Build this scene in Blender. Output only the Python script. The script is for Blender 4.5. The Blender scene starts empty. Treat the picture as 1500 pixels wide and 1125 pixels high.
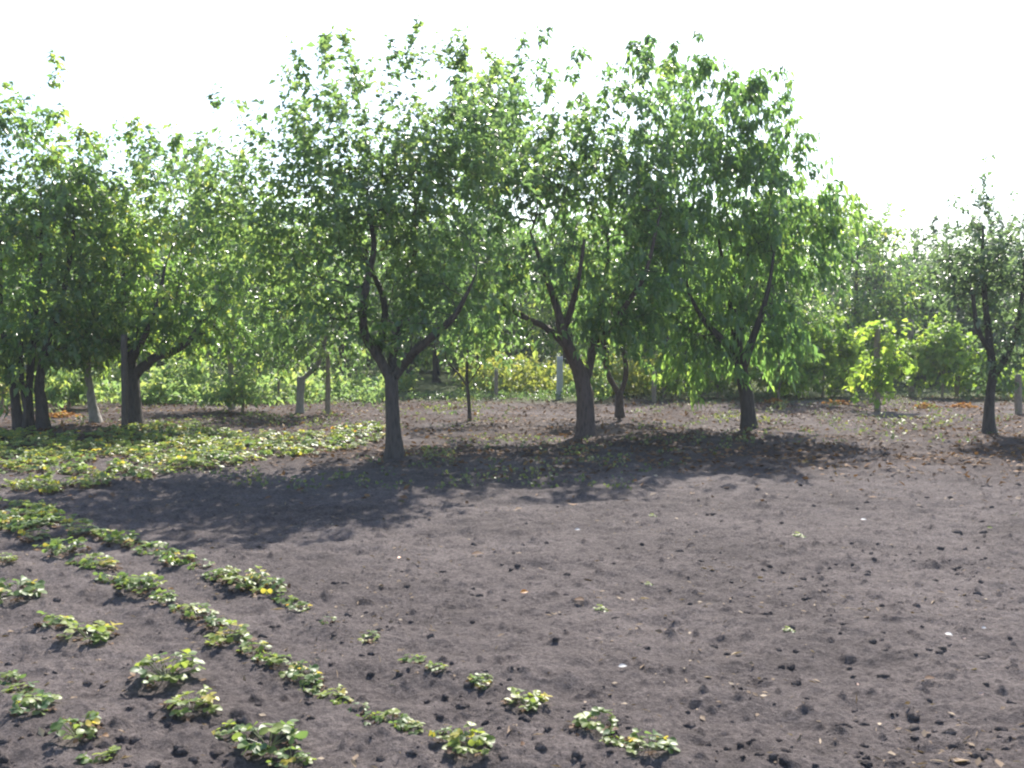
import bpy, math, random
import numpy as np
R = math.radians
C = bpy.context.scene
col = C.collection
RG = np.random.default_rng(7)

# ------------------------------------------------------------------ camera, sky, sun, exposure
F = 1472.0; CX = 750.0; CY = 562.5; CAMH = 1.6; PITCH = R(2.63)
cd = bpy.data.cameras.new('camera'); cam = bpy.data.objects.new('camera', cd); col.objects.link(cam)
cam.location = (0, 0, CAMH); cam.rotation_euler = (R(90) - PITCH, 0, 0)
cd.sensor_width = 36; cd.lens = 36 * F / 1500; cd.clip_start = .05; cd.clip_end = 3000
C.camera = cam
SUN_EL = 44; SUN_AZ = 13          # azimuth measured from +Y towards +X
w = bpy.data.worlds.new('World'); C.world = w; w.use_nodes = True
nt = w.node_tree; bgn = nt.nodes['Background']
sk = nt.nodes.new('ShaderNodeTexSky'); sk.sky_type = 'NISHITA'; sk.sun_disc = False
sk.sun_elevation = R(SUN_EL); sk.sun_rotation = R(SUN_AZ); sk.dust_density = 1.2; sk.air_density = 1.0; sk.altitude = 100
nt.links.new(sk.outputs[0], bgn.inputs[0]); bgn.inputs[1].default_value = .13
sl = bpy.data.lights.new('sun', 'SUN'); so = bpy.data.objects.new('sun', sl); col.objects.link(so)
sl.energy = 5.0; sl.angle = R(.5); sl.color = (1, .94, .86)
so.rotation_euler = (R(90 - SUN_EL), 0, R(180 - SUN_AZ))
so.location = (10, 30, 30)
C.view_settings.view_transform = 'Standard'; C.view_settings.look = 'None'
C.view_settings.exposure = 1.3; C.view_settings.gamma = 1
C.render.engine = 'CYCLES'; C.cycles.pixel_filter_type = 'BLACKMAN_HARRIS'; C.cycles.filter_width = 2.2
C.render.resolution_x = 1024; C.render.resolution_y = 768

# ------------------------------------------------------------------ helpers
def ray(px, py):
    a = (px - CX) / F; b = (CY - py) / F
    c, s = math.cos(PITCH), math.sin(PITCH)
    return np.array([a, c + b * s, b * c - s])
def ground_at(px, py):
    d = ray(px, py); t = -CAMH / d[2]; p = d * t
    return np.array([p[0], p[1], 0.0])
def at(px, py, Y):                  # point seen at a pixel, Y metres ahead
    d = ray(px, py); t = Y / d[1]
    return np.array([0, 0, CAMH]) + d * t
def nrm(v):
    return v / np.maximum(np.linalg.norm(v, axis=-1, keepdims=True), 1e-9)

_tab = np.random.default_rng(3).random((256, 256))
def vnoise(x, y):
    xi = np.floor(x).astype(int); yi = np.floor(y).astype(int)
    fx = x - xi; fy = y - yi
    fx = fx * fx * (3 - 2 * fx); fy = fy * fy * (3 - 2 * fy)
    a = _tab[xi & 255, yi & 255]; b = _tab[(xi + 1) & 255, yi & 255]
    c = _tab[xi & 255, (yi + 1) & 255]; d = _tab[(xi + 1) & 255, (yi + 1) & 255]
    return (a * (1 - fx) + b * fx) * (1 - fy) + (c * (1 - fx) + d * fx) * fy - .5
def fbm(x, y, n=4):
    s = 0; a = 1.0
    for k in range(n):
        s = s + a * vnoise(x + 17.3 * k, y - 9.1 * k); x = x * 2.03; y = y * 2.03; a *= .5
    return s

def join(*parts):
    V, Fs, o = [], [], 0
    for v, fl in parts:
        V.append(v); Fs += [f + o for f in fl]; o += len(v)
    return np.vstack(V), Fs
def mesh_np(name, V, faces_list, smooth=False, attr=None):
    """faces_list: list of int arrays (n, k)"""
    me = bpy.data.meshes.new(name)
    V = np.asarray(V, dtype=np.float32)
    me.vertices.add(len(V)); me.vertices.foreach_set('co', V.ravel())
    loops = np.concatenate([f.ravel() for f in faces_list]).astype(np.int32)
    tot = np.concatenate([np.full(len(f), f.shape[1], dtype=np.int32) for f in faces_list])
    start = np.concatenate([[0], np.cumsum(tot)[:-1]]).astype(np.int32)
    me.loops.add(len(loops)); me.loops.foreach_set('vertex_index', loops)
    me.polygons.add(len(tot)); me.polygons.foreach_set('loop_start', start); me.polygons.foreach_set('loop_total', tot)
    if smooth: me.polygons.foreach_set('use_smooth', np.ones(len(tot), dtype=bool))
    if attr is not None:
        at_ = me.attributes.new('tint', 'FLOAT_COLOR', 'POINT')
        at_.data.foreach_set('color', np.asarray(attr, dtype=np.float32).ravel())
    me.update(calc_edges=True); me.validate()
    return me
def obj(name, me, mat, parent=None, loc=None):
    o = bpy.data.objects.new(name, me); col.objects.link(o)
    if mat is not None and me is not None and not me.materials: me.materials.append(mat)
    if parent is not None: o.parent = parent
    if loc is not None: o.location = loc
    return o
def tag(o, label=None, cat=None, group=None, kind=None):
    if label: o['label'] = label
    if cat: o['category'] = cat
    if group: o['group'] = group
    if kind: o['kind'] = kind
    return o
def empty(name, loc, label, cat, group=None):
    o = bpy.data.objects.new(name, None); col.objects.link(o); o.location = [float(q) for q in loc]
    o.empty_display_size = .2
    return tag(o, label, cat, group)
def dup(root, loc, rz, sc, label, group=None):
    r = root.copy(); col.objects.link(r); r.location = [float(q) for q in loc]; r.rotation_euler = (0, 0, rz); r.scale = (sc, sc, sc)
    r['label'] = label
    if group: r['group'] = group
    for ch in list(root.children):
        c = ch.copy(); col.objects.link(c); c.parent = r
        for g in ch.children:
            d = g.copy(); col.objects.link(d); d.parent = c
    return r

# ------------------------------------------------------------------ materials
def new_mat(name):
    m = bpy.data.materials.new(name); m.use_nodes = True
    m.node_tree.nodes.clear(); return m, m.node_tree.nodes, m.node_tree.links
def ramp(N, stops):
    r = N.new('ShaderNodeValToRGB')
    while len(r.color_ramp.elements) < len(stops): r.color_ramp.elements.new(.5)
    for e, (p, c) in zip(r.color_ramp.elements, stops): e.position = p; e.color = (*c, 1)
    return r
def leaf_mat(name, stops, trans=2.5, tmix=.54, rough=.32, spec=.8):
    m, N, L = new_mat(name)
    out = N.new('ShaderNodeOutputMaterial'); a = N.new('ShaderNodeAttribute'); a.attribute_name = 'tint'
    sep = N.new('ShaderNodeSeparateColor'); L.new(a.outputs['Color'], sep.inputs[0])
    mx = N.new('ShaderNodeMath'); mx.operation = 'MULTIPLY_ADD'; mx.inputs[1].default_value = .45
    mm = N.new('ShaderNodeMath'); mm.operation = 'MULTIPLY'; mm.inputs[1].default_value = .55
    L.new(sep.outputs[1], mm.inputs[0]); L.new(sep.outputs[0], mx.inputs[0]); L.new(mm.outputs[0], mx.inputs[2])
    r = ramp(N, stops); L.new(mx.outputs[0], r.inputs[0])
    p = N.new('ShaderNodeBsdfPrincipled'); p.inputs['Roughness'].default_value = rough
    p.inputs['Specular IOR Level'].default_value = spec
    L.new(r.outputs[0], p.inputs['Base Color'])
    tr = N.new('ShaderNodeBsdfTranslucent')
    ml = N.new('ShaderNodeMix'); ml.data_type = 'RGBA'; ml.blend_type = 'MULTIPLY'; ml.inputs[0].default_value = 1
    L.new(r.outputs[0], ml.inputs[6]); ml.inputs[7].default_value = (trans * 1.05, trans * 1.06, trans * .66, 1)
    L.new(ml.outputs[2], tr.inputs[0])
    ms = N.new('ShaderNodeMixShader'); ms.inputs[0].default_value = tmix
    L.new(p.outputs[0], ms.inputs[1]); L.new(tr.outputs[0], ms.inputs[2]); L.new(ms.outputs[0], out.inputs[0])
    return m
M_plum = leaf_mat('plum_leaf', [(0, (.058, .100, .050)), (.5, (.092, .148, .064)), (.85, (.15, .205, .072)), (1, (.23, .24, .085))])
M_cherry = leaf_mat('cherry_leaf', [(0, (.055, .100, .049)), (.5, (.088, .152, .062)), (.85, (.15, .212, .068)), (1, (.23, .25, .08))])
M_peach = leaf_mat('peach_leaf', [(0, (.052, .10, .045)), (.5, (.088, .16, .055)), (.85, (.145, .22, .06)), (1, (.20, .25, .075))])
M_broad = leaf_mat('broad_leaf', [(0, (.056, .10, .040)), (.5, (.098, .165, .050)), (.85, (.19, .24, .06)), (1, (.30, .28, .075))])
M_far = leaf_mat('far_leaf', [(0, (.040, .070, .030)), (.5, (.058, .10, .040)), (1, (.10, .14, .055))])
M_willow = leaf_mat('grey_green_leaf', [(0, (.048, .078, .048)), (.5, (.070, .108, .062)), (1, (.11, .15, .078))])
M_vine = leaf_mat('vine_leaf', [(0, (.09, .15, .04)), (.5, (.16, .24, .05)), (.85, (.24, .31, .06)), (1, (.32, .33, .08))], trans=2.2, tmix=.52, rough=.55, spec=.3)
M_straw = leaf_mat('strawberry_leaf', [(0, (.06, .115, .055)), (.45, (.13, .185, .065)), (.8, (.23, .27, .065)), (1, (.38, .30, .06))], rough=.45, spec=.4, tmix=.45, trans=1.8)
M_dead = leaf_mat('withered_leaf', [(0, (.05, .03, .022)), (.5, (.12, .07, .045)), (1, (.28, .18, .11))], tmix=.25, rough=.7, spec=.2, trans=1.3)
M_orange = leaf_mat('orange_leaf', [(0, (.42, .12, .02)), (.5, (.50, .20, .03)), (1, (.50, .30, .05))], tmix=.3, rough=.5)
M_litter = leaf_mat('litter_leaf', [(0, (.045, .026, .018)), (.45, (.10, .056, .034)), (.75, (.19, .10, .05)), (.93, (.26, .17, .06)), (1, (.14, .17, .05))], tmix=.2, rough=.7, spec=.2, trans=1.2)
M_weed = leaf_mat('weed_leaf', [(0, (.06, .10, .045)), (.5, (.11, .15, .06)), (1, (.24, .24, .10))], tmix=.4, trans=1.4, rough=.5, spec=.4)
M_bluew = leaf_mat('blue_green_leaf', [(0, (.085, .145, .075)), (.5, (.14, .21, .095)), (1, (.30, .33, .12))], tmix=.45, rough=.55, spec=.3)
M_yellow = leaf_mat('yellow_green_leaf', [(0, (.12, .18, .05)), (.5, (.21, .25, .07)), (1, (.34, .33, .09))], tmix=.42, trans=1.6, rough=.55, spec=.3)
M_stalk = leaf_mat('stalk', [(0, (.12, .14, .05)), (.5, (.16, .16, .07)), (1, (.2, .13, .08))], tmix=.1)

def bark_mat(name, c0, c1, scale=9, bump=.6, moss=None):
    m, N, L = new_mat(name)
    out = N.new('ShaderNodeOutputMaterial'); p = N.new('ShaderNodeBsdfPrincipled'); p.inputs['Roughness'].default_value = .85
    tc = N.new('ShaderNodeTexCoord'); mp = N.new('ShaderNodeMapping'); mp.inputs['Scale'].default_value = (1, 1, .28)
    L.new(tc.outputs['Object'], mp.inputs[0])
    n = N.new('ShaderNodeTexNoise'); n.inputs['Scale'].default_value = scale * 2.2; n.inputs['Detail'].default_value = 7; n.inputs['Roughness'].default_value = .65
    L.new(mp.outputs[0], n.inputs['Vector'])
    v = N.new('ShaderNodeTexVoronoi'); v.inputs['Scale'].default_value = scale * 3; L.new(mp.outputs[0], v.inputs['Vector'])
    n2 = N.new('ShaderNodeTexNoise'); n2.inputs['Scale'].default_value = 2.3; n2.inputs['Detail'].default_value = 3
    L.new(tc.outputs['Object'], n2.inputs['Vector'])
    ad = N.new('ShaderNodeMath'); ad.operation = 'MULTIPLY_ADD'; ad.inputs[1].default_value = .5
    L.new(v.outputs['Distance'], ad.inputs[0]); L.new(n.outputs[0], ad.inputs[2])
    r = ramp(N, [(.35, c0), (.85, c1)]); L.new(ad.outputs[0], r.inputs[0])
    mx = N.new('ShaderNodeMix'); mx.data_type = 'RGBA'; mx.blend_type = 'MIX'
    rr = N.new('ShaderNodeMapRange'); rr.inputs[1].default_value = .5; rr.inputs[2].default_value = .7; rr.inputs[4].default_value = .6
    L.new(n2.outputs[0], rr.inputs[0]); L.new(rr.outputs[0], mx.inputs[0]); L.new(r.outputs[0], mx.inputs[6])
    mx.inputs[7].default_value = (*(moss or [q * .75 for q in c1]), 1)
    L.new(mx.outputs[2], p.inputs['Base Color'])
    b = N.new('ShaderNodeBump'); b.inputs['Strength'].default_value = bump; b.inputs['Distance'].default_value = .03
    L.new(ad.outputs[0], b.inputs['Height']); L.new(b.outputs[0], p.inputs['Normal']); L.new(p.outputs[0], out.inputs[0])
    return m
M_bark = bark_mat('bark', (.020, .017, .015), (.088, .070, .061), bump=1)
M_barkd = bark_mat('dark_bark', (.016, .013, .012), (.058, .046, .040), bump=1)
M_barkg = bark_mat('grey_bark', (.13, .12, .11), (.27, .25, .23))
M_barkr = bark_mat('reddish_bark', (.026, .019, .017), (.105, .075, .067), bump=1)
M_post = bark_mat('weathered_post', (.11, .085, .065), (.25, .20, .155), scale=14, bump=.35)
M_postd = bark_mat('dark_post', (.03, .024, .02), (.08, .063, .052), scale=14, bump=.35)
M_conc = bark_mat('grey_concrete', (.30, .30, .29), (.42, .42, .40), scale=20, bump=.15)

def soil_mat():
    m, N, L = new_mat('soil')
    out = N.new('ShaderNodeOutputMaterial'); p = N.new('ShaderNodeBsdfPrincipled')
    p.inputs['Roughness'].default_value = .95; p.inputs['Specular IOR Level'].default_value = .15
    tc = N.new('ShaderNodeTexCoord')
    def noise(s, d=5, r=.6):
        n = N.new('ShaderNodeTexNoise'); n.inputs['Scale'].default_value = s; n.inputs['Detail'].default_value = d; n.inputs['Roughness'].default_value = r
        L.new(tc.outputs['Object'], n.inputs['Vector']); return n
    big = noise(.5, 4); mid = noise(5, 6, .65); fine = noise(45, 6, .7); grit = noise(105, 3, .7)
    r = ramp(N, [(.58, (.050, .042, .040)), (.77, (.116, .097, .094)), (.96, (.212, .180, .170))])
    a1 = N.new('ShaderNodeMath'); a1.operation = 'MULTIPLY_ADD'; a1.inputs[1].default_value = .45
    L.new(big.outputs[0], a1.inputs[0])
    a2 = N.new('ShaderNodeMath'); a2.operation = 'MULTIPLY_ADD'; a2.inputs[1].default_value = .35
    L.new(mid.outputs[0], a2.inputs[0])
    a3 = N.new('ShaderNodeMath'); a3.operation = 'MULTIPLY'; a3.inputs[1].default_value = .75
    L.new(fine.outputs[0], a3.inputs[0]); L.new(a3.outputs[0], a2.inputs[2]); L.new(a2.outputs[0], a1.inputs[2])
    L.new(a1.outputs[0], r.inputs[0])
    att = N.new('ShaderNodeAttribute'); att.attribute_name = 'tint'
    sep = N.new('ShaderNodeSeparateColor'); L.new(att.outputs['Color'], sep.inputs[0])
    mx = N.new('ShaderNodeMix'); mx.data_type = 'RGBA'
    lr = ramp(N, [(.3, (.028, .019, .016)), (.5, (.058, .040, .034)), (.7, (.095, .066, .055))]); L.new(fine.outputs[0], lr.inputs[0])
    L.new(sep.outputs[0], mx.inputs[0]); L.new(r.outputs[0], mx.inputs[6]); L.new(lr.outputs[0], mx.inputs[7])
    mg = N.new('ShaderNodeMix'); mg.data_type = 'RGBA'
    gr = ramp(N, [(.3, (.05, .075, .03)), (.6, (.10, .12, .05))]); L.new(mid.outputs[0], gr.inputs[0])
    L.new(sep.outputs[1], mg.inputs[0]); L.new(mx.outputs[2], mg.inputs[6]); L.new(gr.outputs[0], mg.inputs[7])
    # pale grit specks
    sp = N.new('ShaderNodeMapRange'); sp.inputs[1].default_value = .63; sp.inputs[2].default_value = .72; L.new(grit.outputs[0], sp.inputs[0])
    sm = N.new('ShaderNodeMath'); sm.operation = 'MULTIPLY'; sm.inputs[1].default_value = .55; L.new(sp.outputs[0], sm.inputs[0])
    mk = N.new('ShaderNodeMix'); mk.data_type = 'RGBA'; L.new(sm.outputs[0], mk.inputs[0]); L.new(mg.outputs[2], mk.inputs[6]); mk.inputs[7].default_value = (.28, .24, .21, 1)
    L.new(mk.outputs[2], p.inputs['Base Color'])
    b1 = N.new('ShaderNodeBump'); b1.inputs['Strength'].default_value = 1; b1.inputs['Distance'].default_value = .035; L.new(fine.outputs[0], b1.inputs['Height'])
    b2 = N.new('ShaderNodeBump'); b2.inputs['Strength'].default_value = 1; b2.inputs['Distance'].default_value = .012; L.new(grit.outputs[0], b2.inputs['Height'])
    L.new(b1.outputs[0], b2.inputs['Normal']); L.new(b2.outputs[0], p.inputs['Normal']); L.new(p.outputs[0], out.inputs[0])
    return m
M_soil = soil_mat()
def clod_mat():
    m, N, L = new_mat('clod')
    out = N.new('ShaderNodeOutputMaterial'); p = N.new('ShaderNodeBsdfPrincipled'); p.inputs['Roughness'].default_value = .95; p.inputs['Specular IOR Level'].default_value = .1
    tc = N.new('ShaderNodeTexCoord'); n = N.new('ShaderNodeTexNoise'); n.inputs['Scale'].default_value = 40; n.inputs['Detail'].default_value = 6
    L.new(tc.outputs['Object'], n.inputs['Vector'])
    r = ramp(N, [(.3, (.06, .05, .046)), (.7, (.16, .135, .125))]); L.new(n.outputs[0], r.inputs[0]); L.new(r.outputs[0], p.inputs['Base Color'])
    b = N.new('ShaderNodeBump'); b.inputs['Strength'].default_value = .7; b.inputs['Distance'].default_value = .01; L.new(n.outputs[0], b.inputs['Height']); L.new(b.outputs[0], p.inputs['Normal'])
    L.new(p.outputs[0], out.inputs[0]); return m
M_clod = clod_mat()
def plain_mat(name, c, rough=.6):
    m, N, L = new_mat(name)
    out = N.new('ShaderNodeOutputMaterial'); p = N.new('ShaderNodeBsdfPrincipled'); p.inputs['Roughness'].default_value = rough
    n = N.new('ShaderNodeTexNoise'); n.inputs['Scale'].default_value = 60
    r = ramp(N, [(.3, [q * .8 for q in c]), (.7, c)]); L.new(n.outputs[0], r.inputs[0]); L.new(r.outputs[0], p.inputs['Base Color']); L.new(p.outputs[0], out.inputs[0])
    return m
M_bits = leaf_mat('dry_bits', [(0, (.10, .07, .05)), (.5, (.22, .16, .11)), (1, (.42, .34, .25))], tmix=.15, rough=.8, spec=.2, trans=1.2)
M_heap = leaf_mat('heap_leaf', [(0, (.16, .06, .025)), (.5, (.30, .14, .045)), (1, (.42, .24, .09))], tmix=.3, rough=.7, spec=.2, trans=1.3)
M_scrap = plain_mat('white_scrap', (.27, .27, .28))
M_chip = plain_mat('pale_chip', (.55, .36, .27), .8)

# ------------------------------------------------------------------ strawberry rows (pixel of the crown, width in pixels, look)
ROW_B = [(70,768,52,'dark'),(120,788,60,'brown'),(180,800,56,'plain'),(222,814,50,'plain'),(262,834,56,'orange'),(318,854,42,'plain'),(358,862,66,'bright'),(398,876,58,'brown'),
         (438,902,44,'orange'),(480,926,28,'wilt'),(540,942,42,'small'),(604,977,44,'wilt'),(640,995,40,'small'),(706,1010,44,'plain'),(772,1040,66,'bright'),(872,1080,72,'pale'),(900,1100,46,'small'),(950,1112,78,'plain')]
ROW_A = [(12,772,60,'dark'),(48,792,62,'brown'),(100,818,66,'plain'),(148,838,60,'bright'),(160,858,50,'orange'),(206,870,84,'plain'),(240,892,50,'plain'),(290,916,60,'brown'),(336,950,76,'bright'),(372,964,56,'brown'),
         (412,984,52,'pale'),(440,1000,66,'plain'),(486,1028,56,'bright'),(524,1054,44,'wilt'),(574,1072,58,'pale'),(604,1088,50,'orange'),(692,1118,84,'bright')]
ROW_C = [(2,836,40,'bright'),(24,882,64,'plain'),(84,924,52,'brown'),(130,944,74,'bright'),(244,1006,92,'plain'),(280,1052,72,'bright'),(334,1088,52,'brown'),(394,1106,88,'plain'),(428,1130,60,'dark')]
def fill(L_, gap, seed):
    rg = random.Random(seed); out = []
    for i, q in enumerate(L_):
        out.append(q)
        if i + 1 < len(L_):
            n = L_[i + 1]; d = math.hypot(n[0] - q[0], (n[1] - q[1]) * 1.0)
            if d > gap * (q[2] + n[2]) * .5: out.append((round((q[0] + n[0]) / 2) + rg.randint(-4, 4), round((q[1] + n[1]) / 2) + rg.randint(-4, 4), (q[2] + n[2]) * .42, rg.choice(['brown', 'wilt', 'wilt', 'orange'])))
    return out
ROW_B = fill(ROW_B[:9], .6, 5) + ROW_B[9:]
ROW_A = fill(ROW_A, .62, 3)
ROW_D = [(6,1002,44,'plain'),(30,1022,44,'small'),(50,1056,62,'dark'),(116,1096,76,'orange'),(150,1132,60,'pale')]
rowpts = np.array([ground_at(a, b)[:2] for r_ in (ROW_A, ROW_B, ROW_C, ROW_D) for a, b, *_ in r_])

# ------------------------------------------------------------------ ground
def mound(x, y):
    s = np.zeros_like(x)
    m = (y < 13) & (y > 1.5)
    if m.any():
        xx, yy = x[m], y[m]; t = np.zeros_like(xx)
        for q in rowpts:
            t = np.maximum(t, np.exp(-((xx - q[0]) ** 2 + (yy - q[1]) ** 2) / (2 * .17 ** 2)))
        s[m] = t * .035
    return s
def H(x, y):
    x = np.asarray(x, float); y = np.asarray(y, float)
    fade = np.clip((26 - y) / 12, .25, 1)
    h = .030 * fbm(x * 2.1, y * 2.9, 3) + .030 * fbm(x * .55 + 40, y * .55, 2) * 1.0
    rk = vnoise(x * 1.7 + 4 * vnoise(x * .6, y * .6), y * 4.3 + 9)              # raked ripples
    h = h + .045 * rk
    h = h * fade + .024 * fbm(x * 8, y * 8, 4) * fade + .012 * vnoise(x * 31, y * 31) * fade
    cl = fbm(x * 14 + 5, y * 14, 2)
    h = h + np.clip(cl - .32, 0, 1) * .09 * np.clip((24 - y) / 10, 0, 1)
    return h + mound(x, y)
def H1(x, y): return float(H(np.array([x]), np.array([y]))[0])
def zones(x, y):
    n = fbm(x * .6, y * .6, 4)
    # leaf litter under and behind the trees
    edge = 11.6 - .12 * x + 1.0 * n
    lit = np.clip((y - edge) / 2.5, 0, 1) * np.clip(.8 + 1.1 * fbm(x * 1.3, y * 1.3, 4), .05, 1)
    grn = np.clip((y - 25 + 3 * n) / 2, 0, 1)
    return lit * .85, grn
def build_ground():
    ys = np.concatenate([np.linspace(-14, 2.2, 24)[:-1], 2.2 * np.exp(np.linspace(0, math.log(34 / 2.2), 780)), 34 * np.exp(np.linspace(0, math.log(900 / 34.), 40))[1:]])
    us = np.linspace(-1, 1, 860)
    Y, U = np.meshgrid(ys, us, indexing='ij')
    X = U * np.where(Y > 2, 3.2 + .68 * (Y - 2), 3.2 + (2 - Y) * .9)
    Z = H(X, Y); Z[Y > 60] = 0
    l, g = zones(X, Y)
    V = np.stack([X, Y, Z], -1).reshape(-1, 3)
    n, m_ = len(ys), len(us)
    i = (np.arange(n - 1)[:, None] * m_ + np.arange(m_ - 1)[None]).ravel()
    f = np.stack([i, i + 1, i + 1 + m_, i + m_], -1)
    att = np.stack([l.ravel(), g.ravel(), np.zeros(n * m_), np.ones(n * m_)], -1)
    o = obj('ground', mesh_np('ground', V, [f], True, att), M_soil)
    tag(o, 'dark raked garden soil stretching under the orchard', 'ground', kind='structure')
build_ground()

# ------------------------------------------------------------------ leaves
def leaf_mesh(name, P, A, Nn, Ln, W, tint, fold=.12, droop=.15, ov=.45):
    """P base, A axis, Nn normal, Ln length, W half width: 5-vertex folded leaves"""
    A = nrm(A); S = nrm(np.cross(A, Nn)); Nn = np.cross(S, A)
    Ln = Ln[:, None]; W = W[:, None]
    b = P; m = P + A * Ln * .5 - Nn * Ln * 0; l = P + A * Ln * ov + S * W + Nn * Ln * fold; r = P + A * Ln * ov - S * W + Nn * Ln * fold
    dn = np.array([0, 0, -1.0])
    t = P + A * Ln * (1 - droop * .3) + dn * Ln * droop
    n = len(P)
    V = np.stack([b, r, m, l, t], 1).reshape(-1, 3)
    k = np.arange(n)[:, None] * 5
    f = np.concatenate([k + np.array([[0, 1, 2]]), k + np.array([[0, 2, 3]]), k + np.array([[3, 2, 4]]), k + np.array([[2, 1, 4]])])
    att = np.repeat(np.concatenate([tint, np.ones((n, 4 - tint.shape[1]))], 1), 5, axis=0)
    return mesh_np(name, V, [f], False, att)

def tubes(name, A, B, ra, rb, ta, tb, sides, raw=False):
    """independent frusta"""
    ref = np.array([.87, .49, .05])
    def frame(t):
        u = nrm(np.cross(t, ref)); v = np.cross(t, u); return u, v
    an = np.arange(sides) / sides * 2 * math.pi; c, s = np.cos(an), np.sin(an)
    def ring(p, r, t):
        u, v = frame(t)
        return p[:, None] + r[:, None, None] * (u[:, None] * c[None, :, None] + v[:, None] * s[None, :, None])
    V = np.concatenate([ring(A, ra, ta), ring(B, rb, tb)], 1).reshape(-1, 3)
    n = len(A); k = (np.arange(n) * 2 * sides)[:, None]; j = np.arange(sides)[None]; j2 = (j + 1) % sides
    f = np.stack([k + j, k + j2, k + j2 + sides, k + j + sides], -1).reshape(-1, 4)
    return (V, [f]) if raw else mesh_np(name, V, [f], True)

def spline(pts, step):
    pts = np.asarray(pts, float)
    Pp = np.vstack([2 * pts[0] - pts[1], pts, 2 * pts[-1] - pts[-2]]); out = []
    for i in range(1, len(Pp) - 2):
        p0, p1, p2, p3 = Pp[i - 1:i + 3]
        n = max(2, int(np.linalg.norm(p2[:3] - p1[:3]) / step))
        t = (np.arange(n) / n)[:, None]
        out.append(.5 * (2 * p1 + (p2 - p0) * t + (2 * p0 - 5 * p1 + 4 * p2 - p3) * t ** 2 + (3 * p1 - p0 - 3 * p2 + p3) * t ** 3))
    out.append(pts[-1:]); return np.vstack(out)

def stem_mesh(name, S, sides=12, flare=0., seed=0, cap=True, raw=False):
    """S: (n,4) centre + radius; lumpy bark tube"""
    rg = np.random.default_rng(seed)
    P = S[:, :3]; r = S[:, 3].copy()
    T = nrm(np.gradient(P, axis=0)); ref = np.array([.87, .49, .05])
    U = nrm(np.cross(T, ref)); Vv = np.cross(T, U)
    an = np.arange(sides) / sides * 2 * math.pi
    ph = rg.random(4) * 6.28
    hgt = np.concatenate([[0], np.cumsum(np.linalg.norm(np.diff(P, axis=0), axis=1))])
    lump = 1 + .07 * np.sin(2 * an[None] + ph[0] + hgt[:, None] * 2.1) + .06 * np.sin(3 * an[None] + ph[1] - hgt[:, None] * 3.3) + rg.normal(0, .025, (len(P), sides))
    if flare: lump = lump * (1 + flare * np.exp(-hgt[:, None] / .16) * (1 + .35 * np.sin(4 * an[None] + ph[2])))
    Rr = r[:, None] * lump
    V = (P[:, None] + Rr[..., None] * (U[:, None] * np.cos(an)[None, :, None] + Vv[:, None] * np.sin(an)[None, :, None])).reshape(-1, 3)
    n = len(P); k = (np.arange(n - 1) * sides)[:, None]; j = np.arange(sides)[None]; j2 = (j + 1) % sides
    f = np.stack([k + j, k + j2, k + j2 + sides, k + j + sides], -1).reshape(-1, 4)
    fl = [f]
    if cap: fl.append((n - 1) * sides + np.arange(sides)[None])
    return (V, fl) if raw else mesh_np(name, V, fl, True)

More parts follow.
